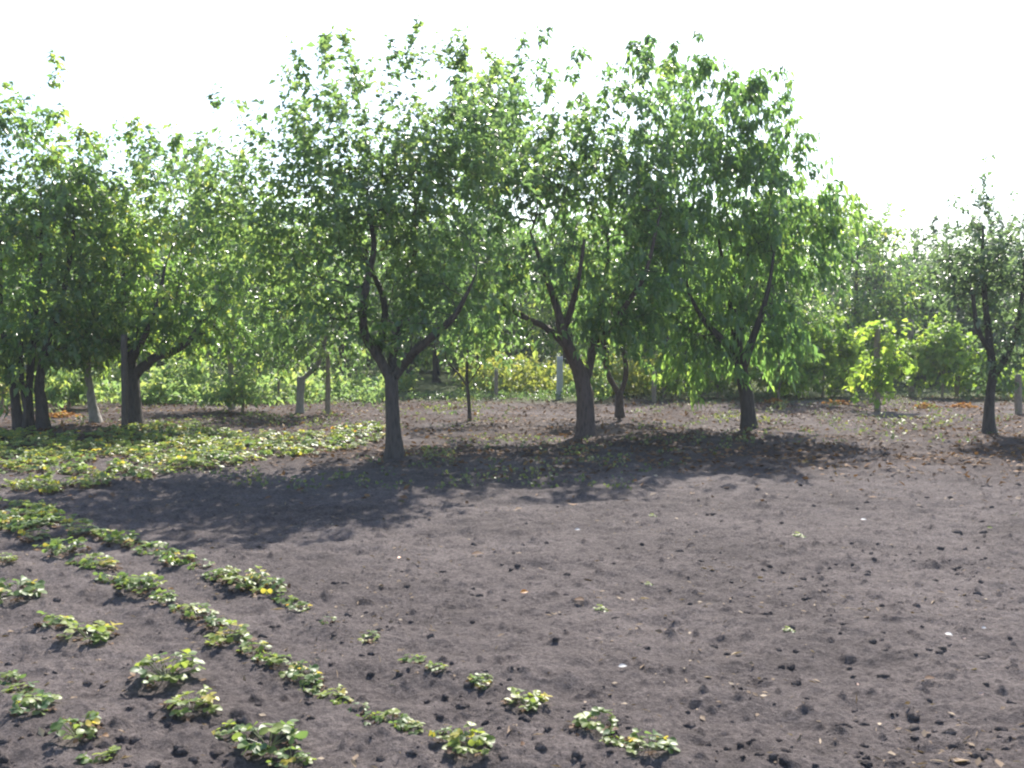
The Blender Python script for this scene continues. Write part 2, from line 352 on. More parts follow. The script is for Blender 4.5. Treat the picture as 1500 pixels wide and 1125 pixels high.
# ------------------------------------------------------------------ trees
def make_tree(name, label, cat, group, base, stems, lobes, mat, bark, seed, ntw, lpt=13, leaf=(.085, .021), droop=.35, shoots=(), clump=.30, hang=0., minr=.004, sides=5, limb_names=None, twl=.30, spread=.8, auto=0):
    """stems: list of (n,4) arrays (world) - first is the trunk; lobes: (centre, radii(3), weight)"""
    rg = np.random.default_rng(seed)
    base = np.asarray(base, float)
    root = empty(name, base, label, cat, group)
    nodes = []; par = []; rad = []; fixed = []; stem_objs = []
    for si, s in enumerate(stems):
        S = spline(s, .12); S[:, :3] -= base
        me = stem_mesh('trunk' if si == 0 else 'limb', S, 12 if S[0, 3] > .05 else 8, .65 if S[0, 2] < .2 else 0., seed + si, raw=True)
        stem_objs.append(me)
        off = len(nodes)
        if si == 0 or S[0, 2] < .2: first = -1
        else: first = int(np.argmin(np.linalg.norm(np.array(nodes) - S[0, :3], axis=1)))
        for i, q in enumerate(S):
            nodes.append(q[:3]); par.append(first if i == 0 else off + i - 1); rad.append(q[3]); fixed.append(True)
    nfix = len(nodes)
    own = np.concatenate([np.full(len(spline(s, .12)), si) for si, s in enumerate(stems)])
    # targets: clumps inside the lobes
    w = np.array([l[2] for l in lobes], float); w /= w.sum()
    T = []; CLU = []; ctr = []
    nc = max(6, int(ntw * .17))
    li = rg.choice(len(lobes), nc, p=w)
    d = nrm(rg.normal(size=(nc, 3))) * (rg.random((nc, 1)) ** .42)
    cc = np.array([lobes[i][0] for i in li]) - base + d * np.array([lobes[i][1] for i in li])
    k = rg.integers(0, nc, ntw)
    T = cc[k] + rg.normal(size=(ntw, 3)) * clump * np.array([1, 1, .8]); CLU = rg.random(nc)[k]
    T[:, 2] = np.maximum(T[:, 2], .35)
    cen = T.mean(0)
    LP, LA, LC = [], [], []
    N = np.zeros((nfix + ntw * 14 + 4000, 3)); N[:nfix] = np.array(nodes); PL = np.zeros(len(N))
    # path length to discourage long detours
    for i in range(nfix): PL[i] = 0 if par[i] < 0 else PL[par[i]] + np.linalg.norm(N[i] - N[par[i]])
    ok = np.array([1.0 if (nodes[i][2] > .45 * max(q[2] for q in nodes[:nfix])) else 0. for i in range(nfix)])
    blocked = np.zeros(len(N)); blocked[:nfix] = (1 - ok) * 50
    cnt = nfix
    tops = N[:nfix][ok > 0]
    order = np.argsort([np.min(np.linalg.norm(tops - t, axis=1)) for t in T])
    tipdir = np.zeros((ntw, 3))
    def grow(t, parent=None):
        nonlocal cnt
        D = t - N[:cnt]; dist = np.linalg.norm(D, axis=1)
        cost = dist + .12 * PL[:cnt] + .6 * np.maximum(-D[:, 2], 0) + blocked[:cnt]
        j = int(np.argmin(cost)) if parent is None else parent
        dd = dist[j]; p0 = N[j]
        pd = p0 - N[par[j]] if par[j] >= 0 else np.array([0, 0, 1.0])
        pd = pd / max(np.linalg.norm(pd), 1e-6)
        c1 = p0 + pd * dd * .3 + np.array([0, 0, .10 * dd])
        ns = max(1, int(math.ceil(dd / .16))); last = j
        for s in range(1, ns + 1):
            u = s / ns; q = p0 * (1 - u) ** 2 + c1 * 2 * u * (1 - u) + t * u * u
            if s < ns: q = q + rg.normal(size=3) * .012
            N[cnt] = q; PL[cnt] = PL[last] + dd / ns; par.append(last); rad.append(0.); last = cnt; cnt += 1
        return last
    for ti in order:
        e = grow(T[ti]); v = N[e] - N[par[e]]; tipdir[ti] = v / max(np.linalg.norm(v), 1e-6)
    # water sprouts
    shoots = list(shoots)
    if auto:
        ang = rg.random(400) * 6.28; cand = T[np.argsort(-(T[:, 2] + .0 * T[:, 0]))[:ntw // 3]]
        for q in cand[rg.choice(len(cand), auto, replace=False)]:
            top = T[np.linalg.norm(T[:, :2] - q[:2], axis=1) < .45][:, 2].max()
            q0 = np.array([q[0], q[1], top - .15]) + base
            shoots.append((q0, q0 + np.array([rg.normal() * .12, rg.normal() * .12, rg.uniform(.22, .6)])))
    sp, sd, sc = [], [], []
    for (b0, b1) in shoots:
        b0 = np.asarray(b0) - base; b1 = np.asarray(b1) - base
        e = grow(b0); ln = np.linalg.norm(b1 - b0); m = max(2, int(ln / .15)); cl = rg.random()
        lean = rg.normal(size=3) * .05 * ln; lean[2] = 0
        for s in range(1, m + 1):
            q = b0 + (b1 - b0) * s / m + lean * math.sin(s / m * 3.14)
            N[cnt] = q; PL[cnt] = PL[e] + .15; par.append(e); rad.append(0.); e = cnt; cnt += 1
            if rg.random() < .8:
                for _ in range(rg.integers(1, 4) + (s == m)):
                    sp.append(q + rg.normal(size=3) * .03); a = rg.normal(size=3); a[2] = abs(a[2]) * .5 + .2
                    sd.append(a / np.linalg.norm(a)); sc.append(cl)
    n = cnt; N = N[:n]; par_ = np.array(par); r = np.zeros(n); ex = 2.5
    for i in range(n - 1, -1, -1):
        ri = max(r[i], minr ** ex)
        if i < nfix: r[i] = max(rad[i], 0) ** ex
        else:
            r[i] = ri
        if par_[i] >= 0: r[par_[i]] += ri if i >= nfix else 0
    r = r ** (1 / ex)
    for i in range(nfix, n): r[i] = min(r[i], r[par_[i]] * .92 if par_[i] >= nfix else rad[par_[i]] * .75)
    main = np.full(n, -1)
    for i in range(nfix, n):
        p = par_[i]
        if p >= nfix and (main[p] < 0 or r[i] > r[main[p]]): main[p] = i
    idx = np.arange(nfix, n); pi = par_[idx]
    tan = nrm(N[idx] - N[pi]); tanall = np.zeros((n, 3)); tanall[idx] = tan
    ism = (main[pi] == idx)
    ra = np.where(ism, r[pi], r[idx]); ta = np.where(ism[:, None], tanall[pi], tan); bad = np.linalg.norm(ta, axis=1) < .5; ta[bad] = tan[bad]
    keep = r[idx] > minr * .6
    ow = np.zeros(n, int); ow[:nfix] = own
    for i in range(nfix, n): ow[i] = ow[par_[i]]
    for si, so_ in enumerate(stem_objs):
        kk = keep & (ow[idx] == si)
        nm = 'trunk' if si == 0 else 'limb'
        if kk.any(): so_ = join(so_, tubes('', N[pi][kk], N[idx][kk], ra[kk], r[idx][kk], ta[kk], tan[kk], sides, raw=True))
        obj(nm, mesh_np(nm, so_[0], so_[1], True), bark, root)
    # leaves
    P0 = np.concatenate([T, np.array(sp).reshape(-1, 3)]); D0 = np.concatenate([tipdir, np.array(sd).reshape(-1, 3)]); CL = np.concatenate([CLU, np.array(sc)])
    outw = nrm(P0 - cen)
    D0 = nrm(D0 * .6 + outw * .5 + rg.normal(size=P0.shape) * .55 + np.array([0, 0, .25 - hang]))
    m = len(P0); q = lpt
    isS = np.repeat(np.arange(m) >= ntw, q)
    u = rg.random((m, q)) * 1.15 - .3; u = u.ravel()[:, None]
    Pb = np.repeat(P0, q, 0); Db = np.repeat(D0, q, 0); Cb = np.repeat(CL, q)
    tw = np.where(isS, .14, twl)[:, None]
    pos = Pb + Db * u * tw + rg.normal(size=Pb.shape) * .028
    pos[:, 2] -= (u[:, 0] ** 2) * tw[:, 0] * hang
    perp = nrm(np.cross(Db, rg.normal(size=Db.shape)))
    ax = nrm(Db * .45 + perp * .75 + np.array([0, 0, -droop]) + rg.normal(size=Db.shape) * .2)
    nn = nrm(rg.normal(size=Db.shape) * spread + np.array([0, 0, 1.0]) + outw.repeat(q, 0) * .25)
    sz = np.clip(rg.normal(1, .3, len(pos)), .4, 1.8)
    keepl = rg.random(len(pos)) < np.where(isS, .7, 1)
    tint = np.stack([rg.random(len(pos)), np.clip(Cb + rg.normal(0, .08, len(pos)), 0, 1), rg.random(len(pos))], 1)
    s_ = keepl
    obj('crown', leaf_mesh('crown', pos[s_], ax[s_], nn[s_], (leaf[0] * sz)[s_], (leaf[1] * sz)[s_], tint[s_], droop=.12 + .15 * droop), mat, root)
    return root

def pl(px, py, Y, rx, ry, rd, wt=None, dy=0.):
    """lobe given by its place in the photograph and its distance"""
    c = at(px, py, Y + dy); s = (Y + dy) / F
    return (c, np.array([rx * s, rd * .8, ry * s]), wt if wt else rx * ry * .001 + .5)
def stem(pts, Y):
    """pts (px,py,radius m,dy)"""
    return np.array([[*at(p[0], p[1], Y + (p[3] if len(p) > 3 else 0)), p[2]] for p in pts])
def sink(s, d=.12):
    s = s.copy(); s = np.vstack([s[0] + np.array([0, 0, -d, .0]), s]); return s
def shoot(px, y0, y1, Y, dx=0, dy=0.):
    return (at(px - dx, y0, Y + dy), at(px, y1, Y + dy))
def base_of(px, py):
    g = ground_at(px, py); g[2] = H1(g[0], g[1]) - .02; return g

# --- plum tree in the middle, forked trunk
b = base_of(578, 672); Y = b[1]
make_tree('plum_tree', 'tall small-leaved tree with forked grey trunk, nearest the camera, left of centre', 'tree', 'orchard trees', b,
  [sink(stem([(578,672,.112),(575,620,.100),(574,580,.095),(573,548,.092)], Y)),
   stem([(572,556,.075),(558,528,.07),(541,502,.066,-.1),(532,475,.055,-.2),(536,420,.045,-.3),(548,360,.035,-.3),(538,300,.025,-.2)], Y),
   stem([(552,522,.05),(562,480,.045,.2),(559,430,.04,.4),(520,350,.03,.6),(490,270,.02,.6)], Y),
   stem([(576,552,.06),(574,515,.052,.2),(584,485,.045,.4),(600,420,.038,.6),(610,330,.028,.7),(600,230,.018,.7)], Y),
   stem([(578,552,.065),(589,538,.06),(604,519,.055,-.2),(634,492,.047,-.4),(664,465,.038,-.6),(684,430,.024,-.8),(698,400,.010,-.9)], Y)],
  [pl(500,235,Y,80,85,1.0), pl(385,285,Y,65,55,1.0,3), pl(600,240,Y,80,80,1.1), pl(450,330,Y,100,70,1.4), pl(580,330,Y,105,80,1.5), pl(365,340,Y,55,60,.9,2.5),
   pl(520,415,Y,120,45,1.5), pl(645,270,Y,50,80,1.1,4), pl(400,420,Y,60,40,1.0,2.5), pl(655,400,Y,50,50,1.1,3), pl(475,160,Y,32,36,.5,.9), pl(640,165,Y,30,45,.5,.9), pl(470,450,Y,70,35,1.2,3), pl(650,445,Y,50,35,1.0,3.5), pl(540,300,Y,80,90,1.0,4), pl(330,235,Y,35,36,.7,1.3), pl(310,290,Y,40,50,.9,2.5), pl(320,400,Y,40,40,.9,2), pl(440,220,Y,50,60,.8,2.5), pl(690,215,Y,45,55,.8,4), pl(715,200,Y,30,40,.7,1.5), pl(700,270,Y,45,50,.9,3), pl(600,470,Y,50,22,.8,1.2), pl(490,475,Y,45,25,.9,1.5)],
  M_plum, M_bark, 11, 1500, lpt=13, leaf=(.092, .026), auto=14, droop=.25, clump=.25,
  shoots=[shoot(470,120,12,Y,-6), shoot(505,120,55,Y), shoot(430,150,88,Y), shoot(570,140,72,Y,-8), shoot(620,130,80,Y), shoot(658,140,76,Y), shoot(345,200,122,Y,-12), shoot(318,210,150,Y,-12), shoot(375,210,158,Y), shoot(545,150,100,Y), shoot(530,160,105,Y,0,.4), shoot(690,170,108,Y)])
# --- cherry tree with the thick leaning trunk
b = base_of(858, 638); Y = b[1]
make_tree('cherry_tree', 'broad tree on the thickest trunk, leaning left, centre of the row', 'tree', 'orchard trees', b,
  [sink(stem([(858,638,.148),(857,600,.135),(855,570,.126),(847,540,.112),(835,514,.10,-.1),(825,488,.09,-.2),(817,456,.07,-.2),(800,405,.045,-.3),(780,350,.025,-.3)], Y)),
   stem([(853,566,.09),(862,538,.085,.2),(870,500,.075,.4),(878,450,.055,.5),(890,385,.032,.6),(890,330,.02,.6)], Y),
   stem([(822,492,.062),(836,455,.055,-.3),(848,405,.038,-.6),(856,350,.022,-.8)], Y),
   stem([(826,505,.06),(800,480,.055,.1),(770,465,.05,.2),(735,440,.042,.2),(705,380,.03,.2)], Y),
   stem([(868,515,.055),(890,485,.05,-.2),(915,450,.042,-.5),(945,400,.035,-.7),(965,320,.022,-.8)], Y)],
  [pl(755,205,Y,55,85,1.3), pl(860,205,Y,70,80,1.4), pl(935,190,Y,60,85,1.3), pl(700,270,Y,60,80,1.3), pl(800,310,Y,95,80,1.8), pl(915,310,Y,95,80,1.8),
   pl(745,400,Y,80,50,1.5), pl(870,410,Y,110,50,1.8), pl(970,390,Y,60,60,1.4), pl(715,200,Y,40,55,.9,4), pl(742,160,Y,30,35,.6,1.3), pl(700,450,Y,45,35,.9,1.5), pl(930,475,Y,50,35,1.0,2.5), pl(755,465,Y,45,25,1.0,1.2), pl(860,455,Y,60,30,1.2,3), pl(820,250,Y,80,60,1.2,5), pl(640,330,Y,40,60,1.0,2.5), pl(690,330,Y,45,60,1.0,2.5), pl(960,290,Y,50,80,1.2,3), pl(720,470,Y,50,35,.9,2)],
  M_cherry, M_barkr, 23, 1400, lpt=13, leaf=(.118, .029), auto=22, droop=.6, clump=.27, hang=.15,
  shoots=[shoot(762,140,50,Y,4), shoot(795,140,46,Y), shoot(850,130,80,Y,5), shoot(725,150,90,Y), shoot(890,150,110,Y), shoot(940,130,66,Y,6), shoot(975,150,100,Y)])
# --- peach tree on the right
b = base_of(1097, 627); Y = b[1]
make_tree('peach_tree', 'tree with drooping bright green leaves, right of the thick leaning trunk', 'tree', 'orchard trees', b,
  [sink(stem([(1097,627,.13),(1094,590,.118),(1087,548,.11),(1080,505,.09,.1),(1070,440,.058,.2),(1058,380,.035,.3),(1048,320,.02,.3)], Y)),
   stem([(1086,550,.08),(1096,515,.075,-.3),(1112,470,.052,-.5),(1126,420,.034,-.7),(1134,370,.02,-.7)], Y),
   stem([(1085,535,.065),(1060,500,.06,-.2),(1032,470,.042,-.5),(1010,430,.028,-.6),(1003,390,.018,-.6)], Y),
   stem([(1080,490,.055),(1088,430,.04,.4),(1096,370,.025,.5),(1100,320,.015,.5)], Y)],
  [pl(1015,175,Y,65,75,1.3), pl(1085,215,Y,35,65,.9), pl(1050,300,Y,90,85,1.8), pl(1130,335,Y,55,50,1.3), pl(985,270,Y,55,80,1.3), pl(1115,420,Y,75,65,1.6),
   pl(1015,430,Y,75,55,1.5), pl(1192,300,Y,26,26,.5,1.2), pl(1145,490,Y,40,40,1.0,2), pl(1050,500,Y,45,35,1.0,2), pl(1150,220,Y,25,40,.5,.9), pl(1180,380,Y,35,50,1.0,2.5), pl(960,330,Y,50,80,1.2,3), pl(1000,500,Y,50,35,1.0,2), pl(1195,340,Y,28,40,.7,1.5)],
  M_peach, M_barkd, 37, 1250, lpt=13, leaf=(.138, .028), auto=22, droop=.9, clump=.27, hang=.25,
  shoots=[shoot(990,140,70,Y,5), shoot(1020,130,56,Y), shoot(1065,150,95,Y,-4), shoot(1112,180,105,Y,-15), shoot(1138,200,150,Y,-6), shoot(1165,270,200,Y,-10), shoot(1185,280,238,Y,-6), shoot(1215,300,268,Y,-10)])
# --- little Y-shaped tree
b = base_of(908, 612); Y = b[1]
make_tree('young_fruit_tree', 'small tree with a low Y-shaped fork, right of the thick leaning trunk', 'tree', 'young orchard trees', b,
  [sink(stem([(908,612,.085),(907,590,.078),(907,572,.075)], Y)),
   stem([(906,576,.055),(893,554,.05),(886,530,.045),(884,490,.035),(870,450,.02)], Y),
   stem([(909,576,.055),(916,556,.05),(917,535,.045),(912,500,.035),(925,450,.02)], Y)],
  [pl(885,450,Y,50,40,1.0), pl(930,450,Y,50,40,1.0), pl(915,390,Y,50,40,1.0)], M_broad, M_barkr, 41, 300, lpt=12, leaf=(.10, .028), droop=.6)
# --- thin sapling
b = base_of(688, 618); Y = b[1]
make_tree('sapling', 'slender sapling with thin straight stem between the forked and leaning trunks', 'tree', 'young orchard trees', b,
  [sink(stem([(688,618,.036),(687,590,.033),(684,560,.03),(684,520,.022),(682,460,.012)], Y)),
   stem([(684,566,.022),(672,548,.018),(655,530,.012)], Y), stem([(686,562,.02),(698,545,.016),(712,520,.012)], Y)],
  [pl(665,500,Y,35,35,.6), pl(700,490,Y,35,35,.6), pl(735,520,Y,20,25,.5), pl(685,450,Y,35,25,.6)], M_plum, M_bark, 43, 170, lpt=11, leaf=(.08, .022))
# --- left trees
b = base_of(196, 624); Y = b[1]
make_tree('apple_tree', 'dark-trunked tree with a right-hand low limb beside the dark stake', 'tree', 'orchard trees', b,
  [sink(stem([(196,624,.15),(195,590,.135),(194,556,.13),(190,520,.10,.2),(186,470,.068,.3),(182,410,.042,.4),(176,360,.022,.4)], Y)),
   stem([(195,558,.09),(206,540,.082),(226,524,.075,-.1),(254,515,.065,-.2),(276,500,.048,-.4),(296,470,.03,-.5)], Y),
   stem([(192,530,.07),(212,492,.052,-.5),(232,440,.038,-.8),(242,390,.02,-.8)], Y)],
  [pl(165,330,Y,75,55,1.5), pl(255,310,Y,60,55,1.4), pl(215,400,Y,90,60,1.8), pl(310,370,Y,55,60,1.4), pl(150,440,Y,65,50,1.4), pl(275,450,Y,75,50,1.6), pl(335,440,Y,45,45,1.2,3), pl(310,290,Y,35,45,1.0,2), pl(110,310,Y,50,50,1.2,3), pl(340,350,Y,35,50,1.0,2), pl(150,490,Y,50,25,1.1,2.5), pl(235,475,Y,55,28,1.2,3), pl(300,485,Y,45,28,1.1,2), pl(222,235,Y,22,40,.5,.8)],
  M_broad, M_barkd, 51, 1150, lpt=12, leaf=(.115, .032), auto=16, droop=.5, clump=.28,
  shoots=[shoot(195,290,180,Y,-8), shoot(250,280,172,Y,4), shoot(225,240,190,Y), shoot(190,260,205,Y), shoot(280,280,225,Y), shoot(300,300,240,Y)])
b = base_of(45, 628); Y = b[1]
make_tree('multi_stemmed_tree', 'leafy tree on several dark stems at the left edge', 'tree', 'orchard trees', b,
  [sink(stem([(28,630,.085),(24,600,.08),(20,570,.075),(10,520,.06),(0,440,.045),(0,330,.03)], Y)),
   sink(stem([(45,628,.07),(43,590,.065),(44,550,.06),(50,480,.05),(60,380,.035),(60,280,.02)], Y)),
   sink(stem([(63,625,.095),(61,590,.088),(58,560,.08),(70,500,.065),(95,420,.045),(110,320,.03)], Y)),
   sink(stem([(36,632,.05,-.2),(38,600,.048,-.2),(32,560,.045,-.2),(30,500,.035,-.3)], Y))],
  [pl(50,225,Y,55,55,1.2), pl(110,275,Y,50,45,1.2), pl(15,330,Y,60,55,1.5), pl(90,360,Y,75,55,1.6), pl(10,450,Y,70,60,1.6), pl(90,460,Y,65,55,1.4), pl(-60,330,Y,60,110,1.5), pl(-70,460,Y,60,60,1.4), pl(45,520,Y,60,30,1.1,3), pl(-10,520,Y,50,35,1.1,2.5), pl(95,515,Y,40,30,1.0,2)],
  M_broad, M_barkd, 57, 1150, lpt=12, leaf=(.12, .034), droop=.5, clump=.28, auto=14,
  shoots=[shoot(15,230,160,Y), shoot(45,210,150,Y), shoot(85,230,165,Y), shoot(118,260,195,Y), shoot(160,290,230,Y,-10), shoot(2,280,215,Y)])
b = base_of(140, 620); Y = b[1]
make_tree('young_fruit_tree', 'pale slanting trunk standing between the multi-stemmed tree and the dark stake', 'tree', 'young orchard trees', b,
  [sink(stem([(141,620,.095),(136,595,.075),(131,565,.068),(128,545,.065),(130,510,.05),(140,450,.03)], Y)), stem([(129,550,.045),(112,520,.04),(95,490,.03)], Y)],
  [pl(130,480,Y,50,35,1.0), pl(95,490,Y,35,30,.8), pl(165,480,Y,35,35,.9)], M_broad, M_barkg, 59, 300, lpt=12, leaf=(.11, .03), droop=.5)
b = base_of(440, 606); Y = b[1]
make_tree('young_fruit_tree', 'grey trunk with a sawn top and one branch slanting right', 'tree', 'young orchard trees', b,
  [sink(stem([(440,606,.085),(440,580,.08),(441,552,.085)], Y)), stem([(443,556,.05),(455,545,.055),(466,533,.05),(475,505,.04),(480,460,.028),(470,400,.015)], Y)],
  [pl(455,480,Y,60,35,1.2), pl(500,490,Y,50,35,1.0), pl(420,500,Y,45,30,.9), pl(470,430,Y,50,40,1.0)], M_plum, M_barkg, 61, 380, lpt=12, leaf=(.10, .028), droop=.4)
b = base_of(340, 600); Y = b[1]
make_tree('young_fruit_tree', 'pale thin trunk rising out of a bush behind the weedy strawberry bed', 'tree', 'young orchard trees', b,
  [sink(stem([(340,600,.07),(339,560,.062),(338,520,.055),(345,470,.04),(350,400,.02)], Y))],
  [pl(340,470,Y,60,35,1.1), pl(380,490,Y,45,35,.9), pl(300,500,Y,40,35,.9)], M_broad, M_barkg, 63, 330, lpt=12, leaf=(.10, .028))
# --- right edge tree
b = base_of(1448, 636); Y = b[1]
make_tree('plum_tree', 'dark slim tree with two tall upright shoots at the right edge', 'tree', 'orchard trees', b,
  [sink(stem([(1448,637,.10),(1449,600,.085),(1452,565,.078),(1455,545,.075),(1448,490,.055),(1440,400,.035),(1440,330,.02)], Y)),
   stem([(1455,555,.055),(1472,525,.05),(1490,480,.04),(1500,400,.028),(1495,360,.018)], Y),
   stem([(1452,520,.045),(1432,480,.04,-.2),(1424,420,.03,-.3)], Y)],
  [pl(1440,380,Y,45,45,.9), pl(1500,390,Y,50,45,1.0), pl(1430,420,Y,35,35,.9), pl(1485,460,Y,50,50,1.1), pl(1465,525,Y,40,25,.8,1.5), pl(1540,440,Y,40,70,1.0), pl(1405,400,Y,25,35,.6,.8)],
  M_willow, M_barkd, 71, 560, lpt=12, auto=8, leaf=(.09, .025), droop=.3, clump=.24,
  shoots=[shoot(1446,350,244,Y,12), shoot(1440,350,265,Y,8), shoot(1456,370,300,Y,-2), shoot(1443,330,250,Y,8,.1), shoot(1438,360,290,Y,4,-.1), shoot(1500,370,325,Y), shoot(1480,370,340,Y), shoot(1420,370,330,Y)])

# ------------------------------------------------------------------ trees behind the row
def proto(name, seed, h, wd, mat, bark, ntw, leaf, trunk_r=.12, low=.25, lab='', grp='trees behind the orchard row', sh=5):
    rg = np.random.default_rng(seed)
    st = np.array([[0, 0, -.1, trunk_r], [.05, 0, h * .15, trunk_r * .85], [.02, .05, h * .35, trunk_r * .6], [.1, 0, h * .6, trunk_r * .4], [.05, .05, h * .85, trunk_r * .15]])
    s2 = np.array([[.04, 0, h * .2, trunk_r * .6], [wd * .3, .1, h * .38, trunk_r * .45], [wd * .5, .2, h * .6, trunk_r * .2]])
    s3 = np.array([[.03, 0, h * .22, trunk_r * .6], [-wd * .3, -.1, h * .4, trunk_r * .45], [-wd * .5, .2, h * .62, trunk_r * .2]])
    lob = []
    for k in range(11):
        a = rg.random() * 6.28; rr = wd * (.25 + .45 * rg.random()); z = h * (low + (.86 - low) * rg.random())
        q = 1 - .5 * max(0, (z / h - .55) / .45)
        lob.append((np.array([math.cos(a) * rr * q, math.sin(a) * rr * q, z]), np.array([wd * .38, wd * .38, h * .12]), 1))
    shs = []
    for k in range(sh):
        a = rg.random() * 6.28; rr = wd * .5 * rg.random(); x, y = math.cos(a) * rr, math.sin(a) * rr
        shs.append((np.array([x, y, h * .8]), np.array([x, y, h * (.92 + .1 * rg.random())])))
    return make_tree(name, lab, 'tree', grp, (0, 0, 0), [st, s2, s3], lob, mat, bark, seed, ntw, lpt=11, leaf=leaf, droop=.4, clump=.36, minr=.008, sides=4, shoots=shs, twl=.4)
def place(root, px, Y, rz, sc, label=None, used=[]):
    p = at(px, 500, Y); p[2] = -.03
    if root.name not in used:
        used.append(root.name); root.location = [float(q) for q in p]; root.rotation_euler = (0, 0, rz); root.scale = (sc,) * 3
        if label: root['label'] = label
        return root
    return dup(root, p, rz, sc, label or root['label'])
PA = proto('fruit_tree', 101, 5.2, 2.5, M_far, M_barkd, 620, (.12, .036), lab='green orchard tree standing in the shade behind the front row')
PB = proto('fruit_tree', 102, 6.0, 3.0, M_broad, M_barkd, 760, (.14, .042), lab='green orchard tree standing in the shade behind the front row', low=.2)
PC = proto('hedge_tree', 103, 6.6, 3.8, M_willow, M_barkd, 1500, (.16, .048), lab='grey-green tree of the far tree line', low=.1, grp='trees of the far tree line')
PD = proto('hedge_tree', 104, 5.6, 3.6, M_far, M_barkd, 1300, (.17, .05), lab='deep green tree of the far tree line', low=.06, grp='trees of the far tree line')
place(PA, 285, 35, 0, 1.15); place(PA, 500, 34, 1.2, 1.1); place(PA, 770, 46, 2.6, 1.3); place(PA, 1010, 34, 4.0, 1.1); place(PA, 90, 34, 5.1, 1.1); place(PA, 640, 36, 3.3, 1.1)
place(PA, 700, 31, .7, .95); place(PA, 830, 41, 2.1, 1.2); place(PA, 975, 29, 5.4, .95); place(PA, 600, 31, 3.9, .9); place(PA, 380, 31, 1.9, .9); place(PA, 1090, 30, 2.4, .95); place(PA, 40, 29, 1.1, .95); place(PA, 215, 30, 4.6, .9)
place(PB, 400, 40, 0.4, 1.15); place(PB, 690, 43, 1.7, 1.2); place(PB, 890, 39, 2.9, 1.15); place(PB, 180, 40, 4.2, 1.15); place(PB, -30, 37, 5.2, 1.1); place(PB, 580, 41, 4.6, 1.15)
place(PB, 1130, 29, .9, 1)
place(PB, 1255, 33, 3.9, .97, 'rounded yellow-green tree right of the drooping-leaved tree, behind the vines')
for i, (px, Y_, rz, sc) in enumerate([(1335, 38, 0, .9), (1405, 36, 1.4, .85), (1480, 38, 2.6, .92), (1440, 43, .7, .95), (1300, 43, 2.9, .9), (1318, 35, 3.3, .82), (1385, 39, .3, .92), (1455, 34, 5.1, .8), (1370, 40, 4.1, .85), (1520, 41, 5.4, .95), (1560, 34, 3.5, .9), (960, 44, 5.0, 1), (600, 46, .8, 1), (260, 44, 2.2, 1), (-90, 40, 4.4, 1), (1640, 42, 1, 1)]):
    place(PC, px, Y_, rz, sc)
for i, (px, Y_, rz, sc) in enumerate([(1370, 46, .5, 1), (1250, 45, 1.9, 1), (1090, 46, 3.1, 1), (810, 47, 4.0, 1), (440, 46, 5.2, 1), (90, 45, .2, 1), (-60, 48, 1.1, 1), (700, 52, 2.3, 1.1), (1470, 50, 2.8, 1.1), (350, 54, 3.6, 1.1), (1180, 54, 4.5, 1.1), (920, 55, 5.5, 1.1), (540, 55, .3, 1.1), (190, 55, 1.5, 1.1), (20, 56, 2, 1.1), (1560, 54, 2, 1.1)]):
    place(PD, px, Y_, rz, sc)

# ------------------------------------------------------------------ vines and bushes
def bush(name, label, cat, group, px, py, w_px, h_px, mat, seed, n, leaf=(.13, .055), stemr=.03, Yo=None, top=None, droop=.4, rd=None):
    b = base_of(px, py); Y = b[1]; s = Y / F; rd = rd or w_px * s * .4
    st = sink(stem([(px, py, stemr), (px + 2, py - h_px * .4, stemr * .8), (px - 2, py - h_px * .8, stemr * .4)], Y))
    lob = [pl(px + dx * w_px, py - h_px * hy, Y, w_px * .28, h_px * .24, rd) for dx, hy in ((-.25, .62), (.22, .66), (0, .8), (-.1, .45), (.28, .4), (-.32, .36))]
    return make_tree(name, label, cat, group, b, [st], lob, mat, M_post, seed, n, lpt=10, leaf=leaf, droop=droop, clump=.16, minr=.005, sides=4, twl=.25, spread=.7)
VG = 'grapevines on the posts at the right'
bush('grapevine', 'bright lime grapevine spreading right of the tall pale post', 'vine', VG, 1380, 582, 95, 118, M_vine, 201, 300)
bush('grapevine', 'grapevine clinging to the brown post left of the tall pale post', 'vine', VG, 1286, 602, 62, 130, M_vine, 202, 85)
bush('grapevine', 'dense bright grapevine low behind the drooping-leaved tree', 'vine', VG, 1205, 582, 120, 118, M_vine, 203, 340)
bush('grapevine', 'leafy grapevine right beside the dark trunk of the drooping-leaved tree', 'vine', VG, 1140, 586, 75, 90, M_vine, 204, 150)
bush('grapevine', 'small grapevine between the slim right-edge tree and the lime vine', 'vine', VG, 1432, 580, 50, 60, M_vine, 205, 90)
bush('grapevine', 'low grapevine beside the post at the right picture edge', 'vine', VG, 1488, 585, 60, 50, M_vine, 206, 90)
bush('berry_bush', 'light green sapling bush beside a pair of thin posts, centre right', 'bush', 'low bushes behind the trees', 990, 584, 60, 75, M_vine, 207, 100, leaf=(.11, .04))
bush('berry_bush', 'light green bush just left of the drooping-leaved tree trunk', 'bush', 'low bushes behind the trees', 1050, 584, 60, 70, M_vine, 208, 100, leaf=(.11, .04))
bush('berry_bush', 'rounded blue-green bush between the multi-stemmed tree and the pale slanting trunk', 'bush', 'low bushes behind the trees', 100, 600, 75, 70, M_bluew, 209, 170, leaf=(.11, .04))
bush('berry_bush', 'grey-green bush around the foot of the pale thin trunk', 'bush', 'low bushes behind the trees', 355, 604, 85, 50, M_bluew, 210, 150, leaf=(.09, .03))
bush('berry_bush', 'blue-green bush right of the dark stake, in front of the far trees', 'bush', 'low bushes behind the trees', 265, 588, 70, 70, M_bluew, 211, 130, leaf=(.11, .04))
bush('berry_bush', 'pale green bush behind the thick leaning trunk', 'bush', 'low bushes behind the trees', 868, 588, 50, 60, M_bluew, 212, 90, leaf=(.10, .035))
